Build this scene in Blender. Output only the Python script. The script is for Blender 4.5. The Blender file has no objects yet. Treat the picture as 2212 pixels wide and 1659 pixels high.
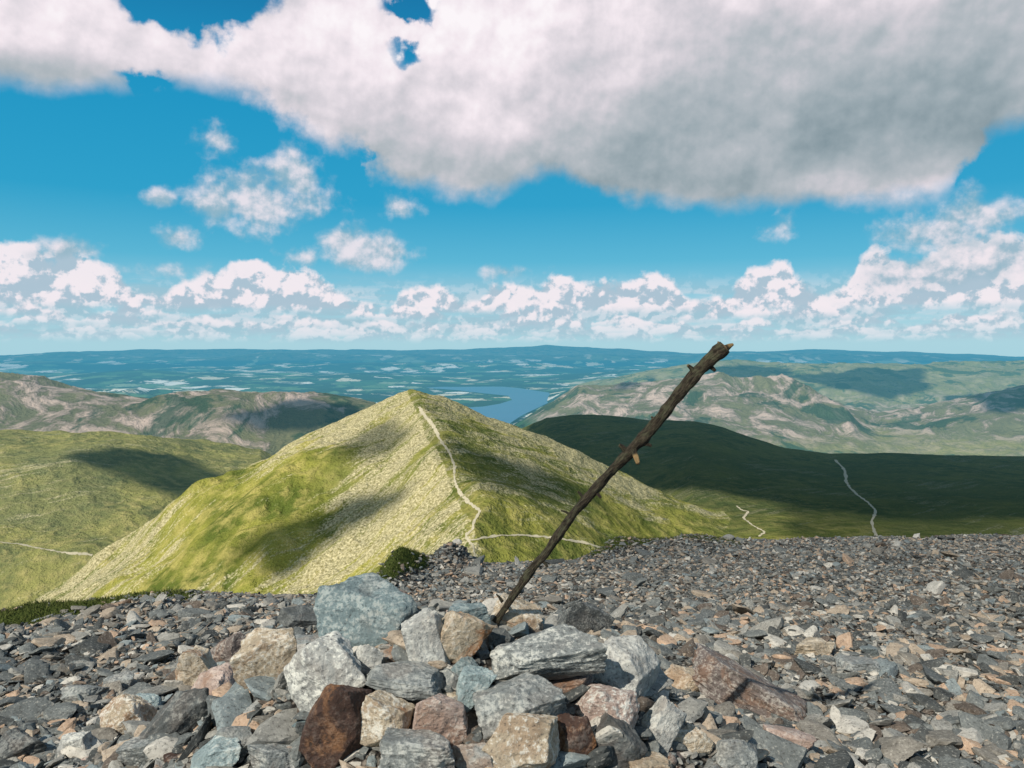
import bpy, bmesh, math, numpy as np
from mathutils import Vector
rng=np.random.default_rng(7)
scene=bpy.context.scene
F=1671.0; PITCH=math.atan((829.5-752)/F)
cP,sP=math.cos(PITCH),math.sin(PITCH)
def ray(px,py):
    cx=(px-1106)/F; cy=(829.5-py)/F
    dy=cP+cy*sP
    return cx/dy,(-sP+cy*cP)/dy
SUN_EL=math.radians(42); SUN_AZ=math.radians(38)
SUN=np.array([-math.sin(SUN_AZ)*math.cos(SUN_EL),-math.cos(SUN_AZ)*math.cos(SUN_EL),math.sin(SUN_EL)])
# ---------------------------------------------------------------- numpy noise
def _h(ix,iy,s):
    n=(ix.astype(np.int64)*374761393+iy.astype(np.int64)*668265263+s*974634777)&0xffffffff
    n=((n^(n>>13))*1274126177)&0xffffffff
    n=(n^(n>>16))&0xffffff
    return n/float(0xffffff)
def vn(x,y,s=0):
    fx=np.floor(x);fy=np.floor(y);tx=x-fx;ty=y-fy
    tx=tx*tx*tx*(tx*(tx*6-15)+10);ty=ty*ty*ty*(ty*(ty*6-15)+10)
    a=_h(fx,fy,s);b=_h(fx+1,fy,s);c=_h(fx,fy+1,s);d=_h(fx+1,fy+1,s)
    return (a*(1-tx)+b*tx)*(1-ty)+(c*(1-tx)+d*tx)*ty
def fbm(x,y,o=5,s=0,g=0.5):
    t=0;a=1;n=0
    for i in range(o):
        t=t+a*vn(x,y,s+i*17);n+=a;a*=g
        x,y=(x*0.8-y*0.6)*2.03+3.1,(x*0.6+y*0.8)*2.03+1.7
    return t/n-0.5
def ridged(x,y,o=5,s=0):
    t=0;a=1;n=0
    for i in range(o):
        t=t+a*(1-np.abs(2*vn(x,y,s+i*17)-1));n+=a;a*=0.5
        x,y=(x*0.8-y*0.6)*2.03+3.1,(x*0.6+y*0.8)*2.03+1.7
    return t/n-0.5
def vn3(p,s=0):
    f=np.floor(p);t=p-f;t=t*t*(3-2*t)
    r=0
    for dz in (0,1):
        for dy in (0,1):
            for dx in (0,1):
                w=(t[:,0] if dx else 1-t[:,0])*(t[:,1] if dy else 1-t[:,1])*(t[:,2] if dz else 1-t[:,2])
                r=r+w*_h(f[:,0]+dx+(f[:,2]+dz)*57,f[:,1]+dy+(f[:,2]+dz)*131,s)
    return r-0.5
def fbm3(p,o=4,s=0):
    t=0;a=1
    for i in range(o):
        t=t+a*vn3(p,s+i*13);a*=0.5;p=p*2.03+5.3
    return t
def sstep(a,b,x):
    t=np.clip((x-a)/(b-a),0,1);return t*t*(3-2*t)
# ---------------------------------------------------------------- mesh helper
def mesh_np(name,V,Fc,mat=None,smooth=True,link=True):
    me=bpy.data.meshes.new(name)
    V=np.asarray(V,dtype=np.float32);Fc=np.asarray(Fc,dtype=np.int32)
    me.vertices.add(len(V));me.vertices.foreach_set('co',V.ravel())
    k=Fc.shape[1]
    me.loops.add(Fc.size);me.loops.foreach_set('vertex_index',Fc.ravel())
    me.polygons.add(len(Fc));me.polygons.foreach_set('loop_start',np.arange(len(Fc),dtype=np.int32)*k)
    me.polygons.foreach_set('use_smooth',np.full(len(Fc),smooth))
    me.update(calc_edges=True);me.validate()
    ob=bpy.data.objects.new(name,me)
    if link: scene.collection.objects.link(ob)
    if mat: me.materials.append(mat)
    return ob
def setcol(ob,name,C):
    a=ob.data.color_attributes.new(name,'FLOAT_COLOR','POINT')
    C=np.asarray(C,dtype=np.float32)
    if C.shape[1]==3: C=np.hstack([C,np.ones((len(C),1),dtype=np.float32)])
    a.data.foreach_set('color',C.ravel())
# ---------------------------------------------------------------- node helper
class NT:
    def __init__(s,nt): s.nt=nt;s.L=nt.links
    def n(s,t,**k):
        nd=s.nt.nodes.new(t)
        for a,b in k.items(): setattr(nd,a,b)
        return nd
    def put(s,sock,v):
        if isinstance(v,bpy.types.NodeSocket): s.L.new(v,sock)
        elif v is not None:
            if sock.type=='RGBA' and len(v)==3: v=(*v,1)
            sock.default_value=v
    def m(s,op,a,b=None,c=None,clamp=False):
        nd=s.n('ShaderNodeMath',operation=op,use_clamp=clamp)
        for i,v in enumerate((a,b,c)):
            if v is not None: s.put(nd.inputs[i],v)
        return nd.outputs[0]
    def add(s,a,b):return s.m('ADD',a,b)
    def sub(s,a,b):return s.m('SUBTRACT',a,b)
    def mul(s,a,b):return s.m('MULTIPLY',a,b)
    def div(s,a,b):return s.m('DIVIDE',a,b)
    def mx(s,a,b):return s.m('MAXIMUM',a,b)
    def ss(s,x,a,b):
        nd=s.n('ShaderNodeMapRange',interpolation_type='SMOOTHSTEP')
        s.put(nd.inputs[0],x);s.put(nd.inputs[1],a);s.put(nd.inputs[2],b)
        return nd.outputs[0]
    def mixc(s,f,a,b,bt='MIX'):
        nd=s.n('ShaderNodeMix',data_type='RGBA',blend_type=bt)
        s.put(nd.inputs[0],f);s.put(nd.inputs[6],a);s.put(nd.inputs[7],b)
        return nd.outputs[2]
    def comb(s,x,y,z=0.0):
        nd=s.n('ShaderNodeCombineXYZ')
        for i,v in enumerate((x,y,z)): s.put(nd.inputs[i],v)
        return nd.outputs[0]
    def sep(s,v):
        nd=s.n('ShaderNodeSeparateXYZ');s.put(nd.inputs[0],v);return nd.outputs
    def vadd(s,a,b):
        nd=s.n('ShaderNodeVectorMath',operation='ADD');s.put(nd.inputs[0],a);s.put(nd.inputs[1],b);return nd.outputs[0]
    def vmul(s,a,b):
        nd=s.n('ShaderNodeVectorMath',operation='MULTIPLY');s.put(nd.inputs[0],a);s.put(nd.inputs[1],b);return nd.outputs[0]
    def noise(s,v,sc,det=5,ro=0.5,dist=0.0):
        nd=s.n('ShaderNodeTexNoise');s.put(nd.inputs['Vector'],v)
        nd.inputs['Scale'].default_value=sc;nd.inputs['Detail'].default_value=det
        nd.inputs['Roughness'].default_value=ro;nd.inputs['Distortion'].default_value=dist
        return nd.outputs[0]
    def voro(s,v,sc,out='Color',feat='F1'):
        nd=s.n('ShaderNodeTexVoronoi',feature=feat);s.put(nd.inputs['Vector'],v)
        nd.inputs['Scale'].default_value=sc;return nd.outputs[out]
    def ramp(s,f,stops,interp='LINEAR'):
        nd=s.n('ShaderNodeValToRGB');cr=nd.color_ramp;cr.interpolation=interp
        while len(cr.elements)<len(stops): cr.elements.new(0.5)
        for e,(p,c) in zip(cr.elements,stops): e.position=p;e.color=(*c,1)
        s.put(nd.inputs[0],f);return nd.outputs[0]
    def bump(s,h,strength,dist):
        nd=s.n('ShaderNodeBump');nd.inputs['Strength'].default_value=strength
        nd.inputs['Distance'].default_value=dist;s.put(nd.inputs['Height'],h);return nd.outputs[0]
    def curve(s,f,pts):
        nd=s.n('ShaderNodeFloatCurve');cu=nd.mapping.curves[0]
        cu.points[0].location=pts[0];cu.points[1].location=pts[-1]
        for p in pts[1:-1]: cu.points.new(*p)
        for p in cu.points: p.handle_type='AUTO_CLAMPED'
        nd.mapping.update();s.put(nd.inputs['Value'],f);return nd.outputs[0]
def newmat(name):
    m=bpy.data.materials.new(name);m.use_nodes=True;m.node_tree.nodes.clear();return m,NT(m.node_tree)
def finish(T,col,rough=0.9,normal=None,haze=False,spec=0.2,matte=False):
    if matte:
        b=T.n('ShaderNodeBsdfDiffuse');T.put(b.inputs[0],col)
    else:
        b=T.n('ShaderNodeBsdfPrincipled');T.put(b.inputs['Base Color'],col);T.put(b.inputs['Roughness'],rough)
        b.inputs['Specular IOR Level'].default_value=spec
    if normal is not None: T.put(b.inputs['Normal'],normal)
    out=T.n('ShaderNodeOutputMaterial');sh=b.outputs[0]
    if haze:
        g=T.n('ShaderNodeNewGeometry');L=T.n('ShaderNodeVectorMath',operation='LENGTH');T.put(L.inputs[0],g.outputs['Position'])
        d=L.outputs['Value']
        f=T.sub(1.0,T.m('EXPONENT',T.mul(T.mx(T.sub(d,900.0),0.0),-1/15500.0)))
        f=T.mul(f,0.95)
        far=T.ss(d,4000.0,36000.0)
        em=T.n('ShaderNodeEmission')  # air haze painted into the material as a glow growing with distance
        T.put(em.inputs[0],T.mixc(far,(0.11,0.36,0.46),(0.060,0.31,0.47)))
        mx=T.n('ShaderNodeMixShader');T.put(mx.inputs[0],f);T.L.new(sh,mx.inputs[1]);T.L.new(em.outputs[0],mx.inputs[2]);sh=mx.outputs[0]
    T.L.new(sh,out.inputs[0])
# ================================================================ TERRAIN FUNCTION
PX=np.array([-700,0,150,300,450,560,700,810,950,1000,1060,1110,1180,1250,1300,1400,1500,1560,1620,1700,1800,1900,2000,2212,2900.])
UX=np.array([ray(p,755)[0] for p in PX])
def wv(py): return np.array([ray(1106,p)[1] for p in np.atleast_1d(py)])
def col(xs,ys): return np.interp(PX,xs,ys)
rows=[]  # (dist, z, amp)
def row_z(d,z,a): rows.append((np.broadcast_to(d,PX.shape).astype(float),np.broadcast_to(z,PX.shape).astype(float),np.broadcast_to(a,PX.shape).astype(float)))
def row_p(d,py,a):
    d=np.broadcast_to(d,PX.shape).astype(float);row_z(d,wv(py)*d,a)
row_z(20,-22,0)
row_z(300,-240,3)
row_z(850,col([0,560,810,1300,1500,1700,2212],[-395,-400,-400,-330,-235,-216,-212]),col([0,560,1500,2212],[34,26,9,9]))
row_p(col([0,560,1100,1500,1700,2212],[1750,1900,2100,2000,1750,1650]),
      col([-700,0,100,200,300,450,560,700,1000,1110,1180,1250,1300,1400,1500,1560,1620,1700,1800,1900,2000,2212,2900],
          [960,948,938,940,950,968,984,1070,1080,935,905,897,898,908,910,925,948,972,985,985,990,992,960]),
      col([0,560,1110,2212],[34,34,9,7]))
row_z(2800,col([0,560,810,1100,1500,2212],[-430,-450,-560,-560,-500,-520]),30)
row_z(col([0,810,1110,2212],[3400,3400,4000,4300]),
      col([0,150,250,380,490,560,650,750,810,900,1000,1110,1500,2212],
          [v for v in list(wv([822,838,855,858,850,860,862,868,880])*3400)]+[-500,-740,-790,-680,-680]),
      col([0,810,1000,1110,1300,2212],[95,75,15,6,60,80]))
row_z(col([0,2212],[5600,5800]),
      col([0,560,810,1060,1110,1180,1250,1300,1400,1500,1560,1620,1700,1800,1900,2000,2212],
          [-650,-650,-790,-830]+list(wv([918,872,846,846,838,828,816,818,826,860,892,884,846])*5800)),
      col([0,560,810,1000,1110,1180,1250,2212],[90,80,20,5,20,55,120,150]))
row_z(col([0,1180,1300,2212],[8200,8200,7200,7200]),col([0,810,950,1180,1300,2212],[-700,-800,-830,-832,-720,-720]),col([0,810,950,1180,1300,2212],[90,30,4,5,90,100]))
row_z(11000,col([0,300,560,900,950,1110,1180,1250,1400,1560,1700,1900,2212],
          [-740,-640,-740,-780,-826,-828,-815,-560]+list(wv([806,785,792,793,788])*11000)),
      col([0,900,960,1180,1300,2212],[120,50,6,10,100,120]))
row_z(15000,col([0,900,950,1180,1300,1560,2212],[-780,-790,-822,-822,-740,-620,-560]),col([0,900,960,1180,1300,2212],[110,60,6,8,80,90]))
row_z(20000,col([0,300,560,800,1000,1300,2212],[-700,-580,-640,-600,-730,-680,-600]),col([0,2212],[170,170]))
row_z(23500,-760,120)
row_z(27000,col([0,300,700,1000,1300,2212],[-580,-520,-600,-540,-620,-540]),200)
row_z(30500,-720,120)
row_p(34000,col([-700,0,200,400,600,900,1100,1400,1600,1800,2212,2900],[771,769,765,772,764,769,766,770,764,768,773,774]),160)
row_z(38000,-620,80)
row_p(45000,col([-700,0,100,200,300,500,700,1000,1100,1170,1250,1400,1600,1800,2000,2212,2900],
      [768,767,762,757,755,757,757,755,750,746,750,758,763,756,764,770,771]),190)
row_z(62000,-900,0)
RD=np.array([r[0] for r in rows]);RZ=np.array([r[1] for r in rows]);RA=np.array([r[2] for r in rows])
S=np.array([ray(878,851)[0]*1000,1000,ray(878,851)[1]*1000])
def Pt(px,py,y): u,w=ray(px,py);return np.array([u*y,y,w*y])
Apt=Pt(50,1330,900);Bpt=Pt(1015,1170,620);Cpt=Pt(1400,1065,1050)
def plane(P1,P2):
    M=np.array([(P1-S)[:2],(P2-S)[:2]]);return np.linalg.solve(M,np.array([(P1-S)[2],(P2-S)[2]]))
gL=plane(Apt,Bpt);gR=plane(Bpt,Cpt)
d=Apt-S;gBL=np.array([(d[2]-(-0.6)*d[1])/d[0],-0.6])
d=Cpt-S;gBR=np.array([(d[2]-(-0.5)*d[1])/d[0],-0.5])
def smin(a,b,k):
    h=np.clip(0.5+0.5*(b-a)/k,0,1);return b*(1-h)+a*h-k*h*(1-h)
def catstye(x,y):
    dx=x-S[0];dy=y-S[1]
    wx=fbm(x/140,y/140,4,91)*85;wy=fbm(x/140,y/140,4,92)*85
    r=np.hypot(dx,dy);wk=np.clip(r/200,0.12,1)
    ax=dx+wx*wk;ay=dy+wy*wk
    pL=gL[0]*ax+gL[1]*ay;pR=gR[0]*ax+gR[1]*ay;pBL=gBL[0]*dx+gBL[1]*dy;pBR=gBR[0]*dx+gBR[1]*dy
    h=smin(smin(pL,pR,8),smin(pBL,pBR,8),7)+6.5
    t=np.clip(-dx/433,0,1);h=h+24*np.sin(np.pi*t)
    t=np.clip(dx/321,0,1);h=h+13*np.sin(np.pi*t**0.8)
    b=-x*0.612+y*0.79; a=x*0.79+y*0.612
    h=h+(ridged(b/45,a/260,4,33))*10*np.clip(r/150,0.1,1)
    h=h+fbm(x/18,y/18,4,35)*4.8
    return S[2]+h
def terr(x,y):
    x=np.asarray(x,float);y=np.asarray(y,float);sh=x.shape;x=x.ravel();y=y.ravel()
    out=np.empty_like(x);CH=200000
    for i in range(0,len(x),CH):
        xx=x[i:i+CH];yy=y[i:i+CH]
        r=np.hypot(xx,yy)+1e-6;c=np.maximum(yy/r,0.4);rr=r*c;u=np.clip(xx/np.maximum(yy,r*0.3),-1.6,1.6)
        z=np.full(len(xx),RZ[0,0]);am=np.zeros(len(xx))
        Dp=np.interp(u,UX,RD[0]);Zp=np.interp(u,UX,RZ[0]);Ap=np.interp(u,UX,RA[0])
        for k in range(1,len(RD)):
            D=np.interp(u,UX,RD[k]);Z=np.interp(u,UX,RZ[k]);A=np.interp(u,UX,RA[k])
            m=(rr>=Dp)
            t=np.clip((np.log(rr)-np.log(Dp))/(np.log(D)-np.log(Dp)),0,1);t=t*t*(3-2*t)
            z=np.where(m,Zp+(Z-Zp)*t,z);am=np.where(m,Ap+(A-Ap)*t,am)
            Dp,Zp,Ap=D,Z,A
        n1=ridged(xx/330,yy/330,5,5)*1.1; n2=ridged(xx/850+fbm(xx/500,yy/500,3,61),yy/850,7,6)*1.6; n3=fbm(xx/3400,yy/3400,6,8)*1.9
        w2=sstep(2200,4200,rr);w3=sstep(10000,19000,rr)
        nn=(n1*(1-w2)+n2*w2)*(1-w3)+n3*w3
        z=z+am*nn+fbm(xx/60,yy/60,4,9)*np.clip(am,0,14)*0.6*(1-w2)
        near=(rr>350)&(rr<1700)
        if near.any():
            c2=catstye(xx[near],yy[near]);z[near]=-smin(-z[near],-c2,8)
        out[i:i+CH]=z
    return out.reshape(sh)
# ================================================================ FOREGROUND FUNCTION
EP=[(-500,1345),(0,1338),(60,1328),(200,1308),(300,1290),(370,1288),(450,1296),(560,1298),(700,1305),(800,1275),(860,1252),(940,1228),(1000,1215),(1240,1210),(1330,1186),(1480,1172),(1560,1170),(1800,1172),(2000,1169),(2212,1160),(2700,1158)]
EU=np.array([ray(p[0],p[1])[0] for p in EP]);EE=np.array([1.36/(-ray(p[0],p[1])[1]-0.14) for p in EP])
CX,CY=-0.27,2.92
def polar(x,y):
    r=np.hypot(x,y)+1e-6;c=np.maximum(y/r,0.4);return r*c,np.clip(x/np.maximum(y,r*0.3),-2,2)
def ground(x,y):
    rr,u=polar(x,y);E=np.interp(u,EU,EE)
    z=-(1.36+0.14*rr)
    t=np.maximum(rr-E,0);z=z-np.where(t<2,0.25*t*t,1.0+(t-2)*1.0)
    px=1106+u*F
    z=z+0.30*np.exp(-(np.abs((px-866)/56))**2.4-((rr-E-0.1)/0.5)**2)
    z=z+0.26*np.exp(-((px-975)/40)**2-((rr-E-0.3)/0.6)**2)
    z=z+0.13*np.exp(-((px-1500)/60)**2-((rr-E)/0.6)**2)
    z=z+0.12*np.exp(-((px-1330)/60)**2-((rr-E)/0.6)**2)
    z=z+fbm(x/1.7,y/1.7,4,51)*0.20*np.clip(rr/5,0.3,1.3)+fbm(x/0.25,y/0.25,3,55)*0.035
    rm=np.sqrt(((x-CX)/1.12)**2+((y-CY)/0.95)**2)
    return z+0.74*np.exp(-rm**2*1.05)
def hit(px,py,fn,y0,y1,n=3000):
    u,w=ray(px,py);ys=np.geomspace(y0,y1,n);h=fn(u*ys,ys);m=np.nonzero(w*ys<=h)[0]
    if len(m)==0: return None
    y=ys[m[0]];return np.array([u*y,y,h[m[0]]])
# ================================================================ MATERIALS
mt,T=newmat('hill_grass_and_scree')
g=T.n('ShaderNodeNewGeometry');pos=g.outputs['Position'];sp=T.sep(pos)
at=T.n('ShaderNodeAttribute',attribute_name='mask');ms=T.n('ShaderNodeSeparateColor');T.L.new(at.outputs['Color'],ms.inputs[0])
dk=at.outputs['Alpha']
n1=T.noise(pos,0.011,6,0.60);n2=T.noise(pos,0.05,5,0.62);n3=T.noise(pos,0.45,3,0.7);n4=T.noise(pos,0.0022,5,0.6)
gr=T.mixc(T.ss(n1,0.38,0.62),(0.105,0.135,0.028),(0.31,0.30,0.062))
gr=T.mixc(T.mul(T.ss(n2,0.42,0.68),0.75),gr,(0.48,0.405,0.13))
gr=T.mixc(T.mul(T.ss(n4,0.48,0.60),0.55),gr,(0.13,0.155,0.050))
gr=T.mixc(T.mul(ms.outputs[2],0.80),gr,(0.215,0.21,0.135))
a=T.add(T.mul(sp[0],0.79*0.010),T.mul(sp[1],0.612*0.010));b=T.add(T.mul(sp[0],-0.612*0.075),T.mul(sp[1],0.79*0.075))
st=T.noise(T.comb(a,b,0.0),1.0,7,0.68,0.4)
sc=T.mixc(T.ss(n3,0.3,0.7),(0.27,0.235,0.115),(0.66,0.58,0.36))
sf=T.ss(T.add(T.add(ms.outputs[0],T.mul(T.sub(st,0.5),2.9)),T.mul(T.sub(n3,0.5),1.1)),0.40,0.82)
c=T.mixc(T.mul(sf,0.85),gr,sc)
cr=T.noise(pos,0.0050,10,0.72,0.8)
far_m=T.ss(ms.outputs[2],0.5,1.0)
crf=T.mul(T.ss(cr,0.46,0.53),far_m)
c=T.mixc(T.mul(crf,0.9),c,T.mixc(T.ss(cr,0.50,0.60),(0.36,0.29,0.23),(0.78,0.59,0.49)))
wd_=T.noise(pos,0.0024,9,0.66,0.3)
c=T.mixc(T.mul(T.ss(wd_,0.52,0.58),T.mul(T.ss(ms.outputs[2],0.45,0.6),0.85)),c,(0.045,0.095,0.05))  # dark woods, also standing in for cloud shadow on the far hills
c=T.mixc(T.mul(dk,0.75),c,(0.055,0.075,0.032))  # shaded ground darkened in the colour itself
fv=T.vadd(pos,T.vmul(T.comb(n4,n1,0.0),(900.0,900.0,0.0)))
vc=T.sep(T.voro(T.vmul(fv,(1.0,0.8,0.0)),0.0021))
fc=T.ramp(vc[0],[(0.0,(0.02,0.05,0.03)),(0.22,(0.05,0.13,0.06)),(0.42,(0.12,0.22,0.10)),(0.58,(0.28,0.36,0.22)),(0.68,(0.03,0.07,0.04)),(0.78,(0.75,0.68,0.5)),(0.88,(0.95,0.92,0.82))],'CONSTANT')
wf=T.noise(pos,0.00042,8,0.68)
fc=T.mixc(T.ss(wf,0.50,0.56),fc,(0.012,0.035,0.03))
hd=T.voro(T.vmul(fv,(1.0,0.8,0.0)),0.0021,'Distance','DISTANCE_TO_EDGE')
fc=T.mixc(T.ss(hd,0.05,0.02),fc,(0.02,0.045,0.03))
c=T.mixc(ms.outputs[1],c,fc)
br=T.add(0.50,T.mul(n3,1.0))
c=T.mixc(1.0,c,T.comb(br,br,br),'MULTIPLY')
hb=T.add(T.add(T.mul(n3,0.9),T.mul(n2,8.0)),T.mul(T.mul(cr,far_m),45.0))
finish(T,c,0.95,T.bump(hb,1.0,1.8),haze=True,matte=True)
# --- summit gravel
mg,T=newmat('summit_gravel')
g=T.n('ShaderNodeNewGeometry');pos=g.outputs['Position']
at=T.n('ShaderNodeAttribute',attribute_name='mask');ms=T.n('ShaderNodeSeparateColor');T.L.new(at.outputs['Color'],ms.inputs[0])
v1=T.sep(T.voro(pos,44.0));vd=T.voro(pos,44.0,'Distance')
gc=T.ramp(v1[0],[(0.0,(0.055,0.057,0.055)),(0.35,(0.11,0.11,0.10)),(0.6,(0.17,0.155,0.13)),(0.85,(0.25,0.215,0.18)),(1.0,(0.32,0.30,0.27))])
gc=T.mixc(T.ss(vd,0.3,0.7),gc,(0.03,0.028,0.025))
gn=T.noise(pos,60.0,4,0.6)
gg=T.mixc(gn,(0.025,0.042,0.012),(0.10,0.12,0.032))
c=T.mixc(T.ss(T.add(ms.outputs[0],T.mul(T.sub(gn,0.5),0.8)),0.4,0.6),gc,gg)
finish(T,c,0.95,T.bump(T.sub(gn,vd),1.0,0.02),matte=True)
def stone_nodes(T,colin,rust,lich,scale=1.0,bumpd=0.006,coord=None,det=6):
    na=T.noise(coord,5*scale,det,0.65,0.3);nb=T.noise(coord,28*scale,det-1,0.7);nc=T.noise(coord,2.2*scale,4,0.6,1.0)
    s=T.add(0.32,T.mul(na,1.34))
    c=T.mixc(1.0,colin,T.comb(s,s,s),'MULTIPLY')
    c=T.mixc(T.mul(T.ss(T.add(nc,T.mul(nb,0.25)),0.60,0.74),rust),c,(0.26,0.125,0.055))
    c=T.mixc(T.mul(T.ss(T.add(nb,T.mul(na,0.6)),0.79,0.91),lich),c,(0.72,0.71,0.63))
    c=T.mixc(T.mul(T.ss(nb,0.47,0.30),0.8),c,(0.035,0.033,0.03))
    h=T.add(T.mul(na,1.6),T.mul(nb,0.65))
    return c,T.bump(h,1.0,bumpd)
ms_,T=newmat('scree_stone')
oi=T.n('ShaderNodeObjectInfo');rd=oi.outputs['Random']
pal=[(0.0,(0.075,0.08,0.077)),(0.15,(0.15,0.16,0.152)),(0.31,(0.25,0.245,0.22)),(0.45,(0.115,0.125,0.122)),(0.56,(0.35,0.285,0.215)),(0.65,(0.20,0.185,0.158)),(0.76,(0.19,0.22,0.22)),(0.81,(0.40,0.285,0.20)),(0.87,(0.12,0.098,0.08)),(0.93,(0.45,0.425,0.37))]
c0=T.ramp(rd,pal,'CONSTANT')
gp=T.n('ShaderNodeNewGeometry').outputs['Position']
na=T.noise(gp,15.0,4,0.65,0.2);nb=T.noise(gp,80.0,3,0.7)
s=T.add(0.36,T.mul(na,1.26));c=T.mixc(1.0,c0,T.comb(s,s,s),'MULTIPLY')
c=T.mixc(T.mul(T.ss(nb,0.56,0.68),0.35),c,(0.60,0.57,0.49));c=T.mixc(T.mul(T.ss(nb,0.46,0.32),0.7),c,(0.045,0.042,0.038))
finish(T,c,0.85,T.bump(T.add(na,T.mul(nb,0.4)),1.0,0.005),matte=True)
mc,T=newmat('cairn_rock')
ca=T.n('ShaderNodeAttribute',attribute_name='tint').outputs['Color']
cb=T.n('ShaderNodeAttribute',attribute_name='kind').outputs['Color'];cs=T.n('ShaderNodeSeparateColor');T.L.new(cb,cs.inputs[0])
gp=T.n('ShaderNodeNewGeometry').outputs['Position']
c,nm=stone_nodes(T,ca,cs.outputs[0],cs.outputs[1],2.4,0.014,gp,8)
finish(T,c,0.82,nm,spec=0.25)
mb,T=newmat('weathered_bark')
oc=T.n('ShaderNodeAttribute',attribute_name='bark').outputs['Vector']
nb=T.noise(T.vmul(oc,(1.0,1.0,0.35)),9.0,8,0.7,0.4);nc=T.noise(oc,2.2,6,0.6);ne=T.noise(oc,30.0,4,0.7)
c=T.ramp(nb,[(0.30,(0.010,0.009,0.008)),(0.46,(0.045,0.036,0.026)),(0.60,(0.11,0.09,0.06)),(0.8,(0.24,0.21,0.15))])
c=T.mixc(T.mul(T.ss(nc,0.48,0.64),0.55),c,(0.15,0.155,0.09))
at=T.n('ShaderNodeAttribute',attribute_name='wood').outputs['Fac']
c=T.mixc(at,c,(0.45,0.30,0.14))
finish(T,c,0.85,T.bump(T.add(nb,T.mul(ne,0.3)),1.0,0.02),spec=0.15)
mp,T=newmat('path_gravel')
gp=T.n('ShaderNodeNewGeometry').outputs['Position'];n=T.noise(gp,0.4,4,0.6)
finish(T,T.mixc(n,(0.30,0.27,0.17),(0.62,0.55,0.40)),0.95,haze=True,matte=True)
mw,T=newmat('lake_water')
gp=T.n('ShaderNodeNewGeometry').outputs['Position'];n=T.noise(gp,0.002,4,0.6)
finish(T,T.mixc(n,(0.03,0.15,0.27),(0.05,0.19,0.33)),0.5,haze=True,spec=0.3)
mgr,T=newmat('summit_grass')
gp=T.n('ShaderNodeNewGeometry').outputs['Position'];n=T.noise(gp,6.0,4,0.6)
finish(T,T.mixc(n,(0.035,0.055,0.014),(0.13,0.14,0.045)),0.9,matte=True)
def cloudmat(op):
    m,T=newmat('shadow_cloud_vapour');d=T.n('ShaderNodeBsdfDiffuse');d.inputs[0].default_value=(0.85,0.85,0.87,1)
    t=T.n('ShaderNodeBsdfTransparent');x=T.n('ShaderNodeMixShader');x.inputs[0].default_value=op
    T.L.new(t.outputs[0],x.inputs[1]);T.L.new(d.outputs[0],x.inputs[2]);o=T.n('ShaderNodeOutputMaterial');T.L.new(x.outputs[0],o.inputs[0]);return m
# ================================================================ BUILD TERRAIN SHEETS
def polar_sheet(name,az,rad,fn,mat):
    A,R=np.meshgrid(az,rad);X=R*np.sin(A);Y=R*np.cos(A);Z=fn(X,Y)
    V=np.stack([X,Y,Z],-1).reshape(-1,3);nr,na=A.shape
    i=np.arange(nr-1)[:,None];j=np.arange(na)[None,:];j2=(j+1)%na
    Fc=np.stack([i*na+j,i*na+j2,(i+1)*na+j2,(i+1)*na+j],-1).reshape(-1,4)[:,::-1]
    return mesh_np(name,V,Fc,mat),V
def azs(n,h=0.69,nb=36):
    return np.concatenate([np.linspace(-math.pi,-h,nb,endpoint=False),np.linspace(-h,h,n),np.linspace(h,math.pi,nb,endpoint=False)[1:]])
az=azs(1000)
rad=np.concatenate([np.geomspace(20,430,50,endpoint=False),np.geomspace(430,1450,330,endpoint=False),np.geomspace(1450,3000,190,endpoint=False),np.geomspace(3000,13000,340,endpoint=False),np.geomspace(13000,62000,230)])
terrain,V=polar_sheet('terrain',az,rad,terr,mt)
x,y,z=V[:,0],V[:,1],V[:,2];rr,u=polar(x,y);px=1106+u*F
cat=(np.abs(z-catstye(x,y))<6)&(rr<1700)&(rr>350)
dx=x-S[0];dy=y-S[1]
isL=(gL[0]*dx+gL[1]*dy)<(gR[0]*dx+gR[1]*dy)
scr=np.where(cat,np.where(isL,0.50,0.16),0.14)
rS=np.hypot(dx,dy)
scr=scr+np.where(cat&(rS<110),0.18,0)
scr=scr+np.where(cat&isL,0.30*sstep(150,330,-dx+0.0*dy),0)
scr=scr+np.where(cat&~isL&(dx>30),0.65*np.exp(-np.abs(dy-10)/60),0)
scr=scr+fbm(x/120,y/120,3,77)*np.where(cat,1.6,1.1)
scr=np.where(rr>2500,0.0,scr)
plain=sstep(6500,9000,rr)*np.where(px<1200,1,0.0)+sstep(15000,19000,rr)
plain=np.where((px>780)&(px<1230)&(rr>4200),1,plain)
plain=np.clip(plain,0,1)*sstep(-420,-560,z)
plain=np.where(rr>15000,np.maximum(plain,0.6*sstep(42000,30000,rr)),plain)
heath=np.maximum(sstep(2300,3200,rr),np.where((px<650)&~cat&(rr>700),0.42,0))
heath=heath*(1-0.36*sstep(7000,9000,rr))
heath=np.where((px>1110)&(rr>2500)&(rr<7000),heath*(1-0.35*sstep(-480,-600,z)),heath)
painted_shade=np.where(~cat,sstep(1040,1200,px)*sstep(650,1100,rr)*sstep(2700,2300,rr),np.where(~isL,0.36,0))  # shade painted into colour: cloud-shadowed moor and the peak's right face
setcol(terrain,'mask',np.stack([np.clip(scr,0,1.2),plain,heath,painted_shade],-1))
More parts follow.
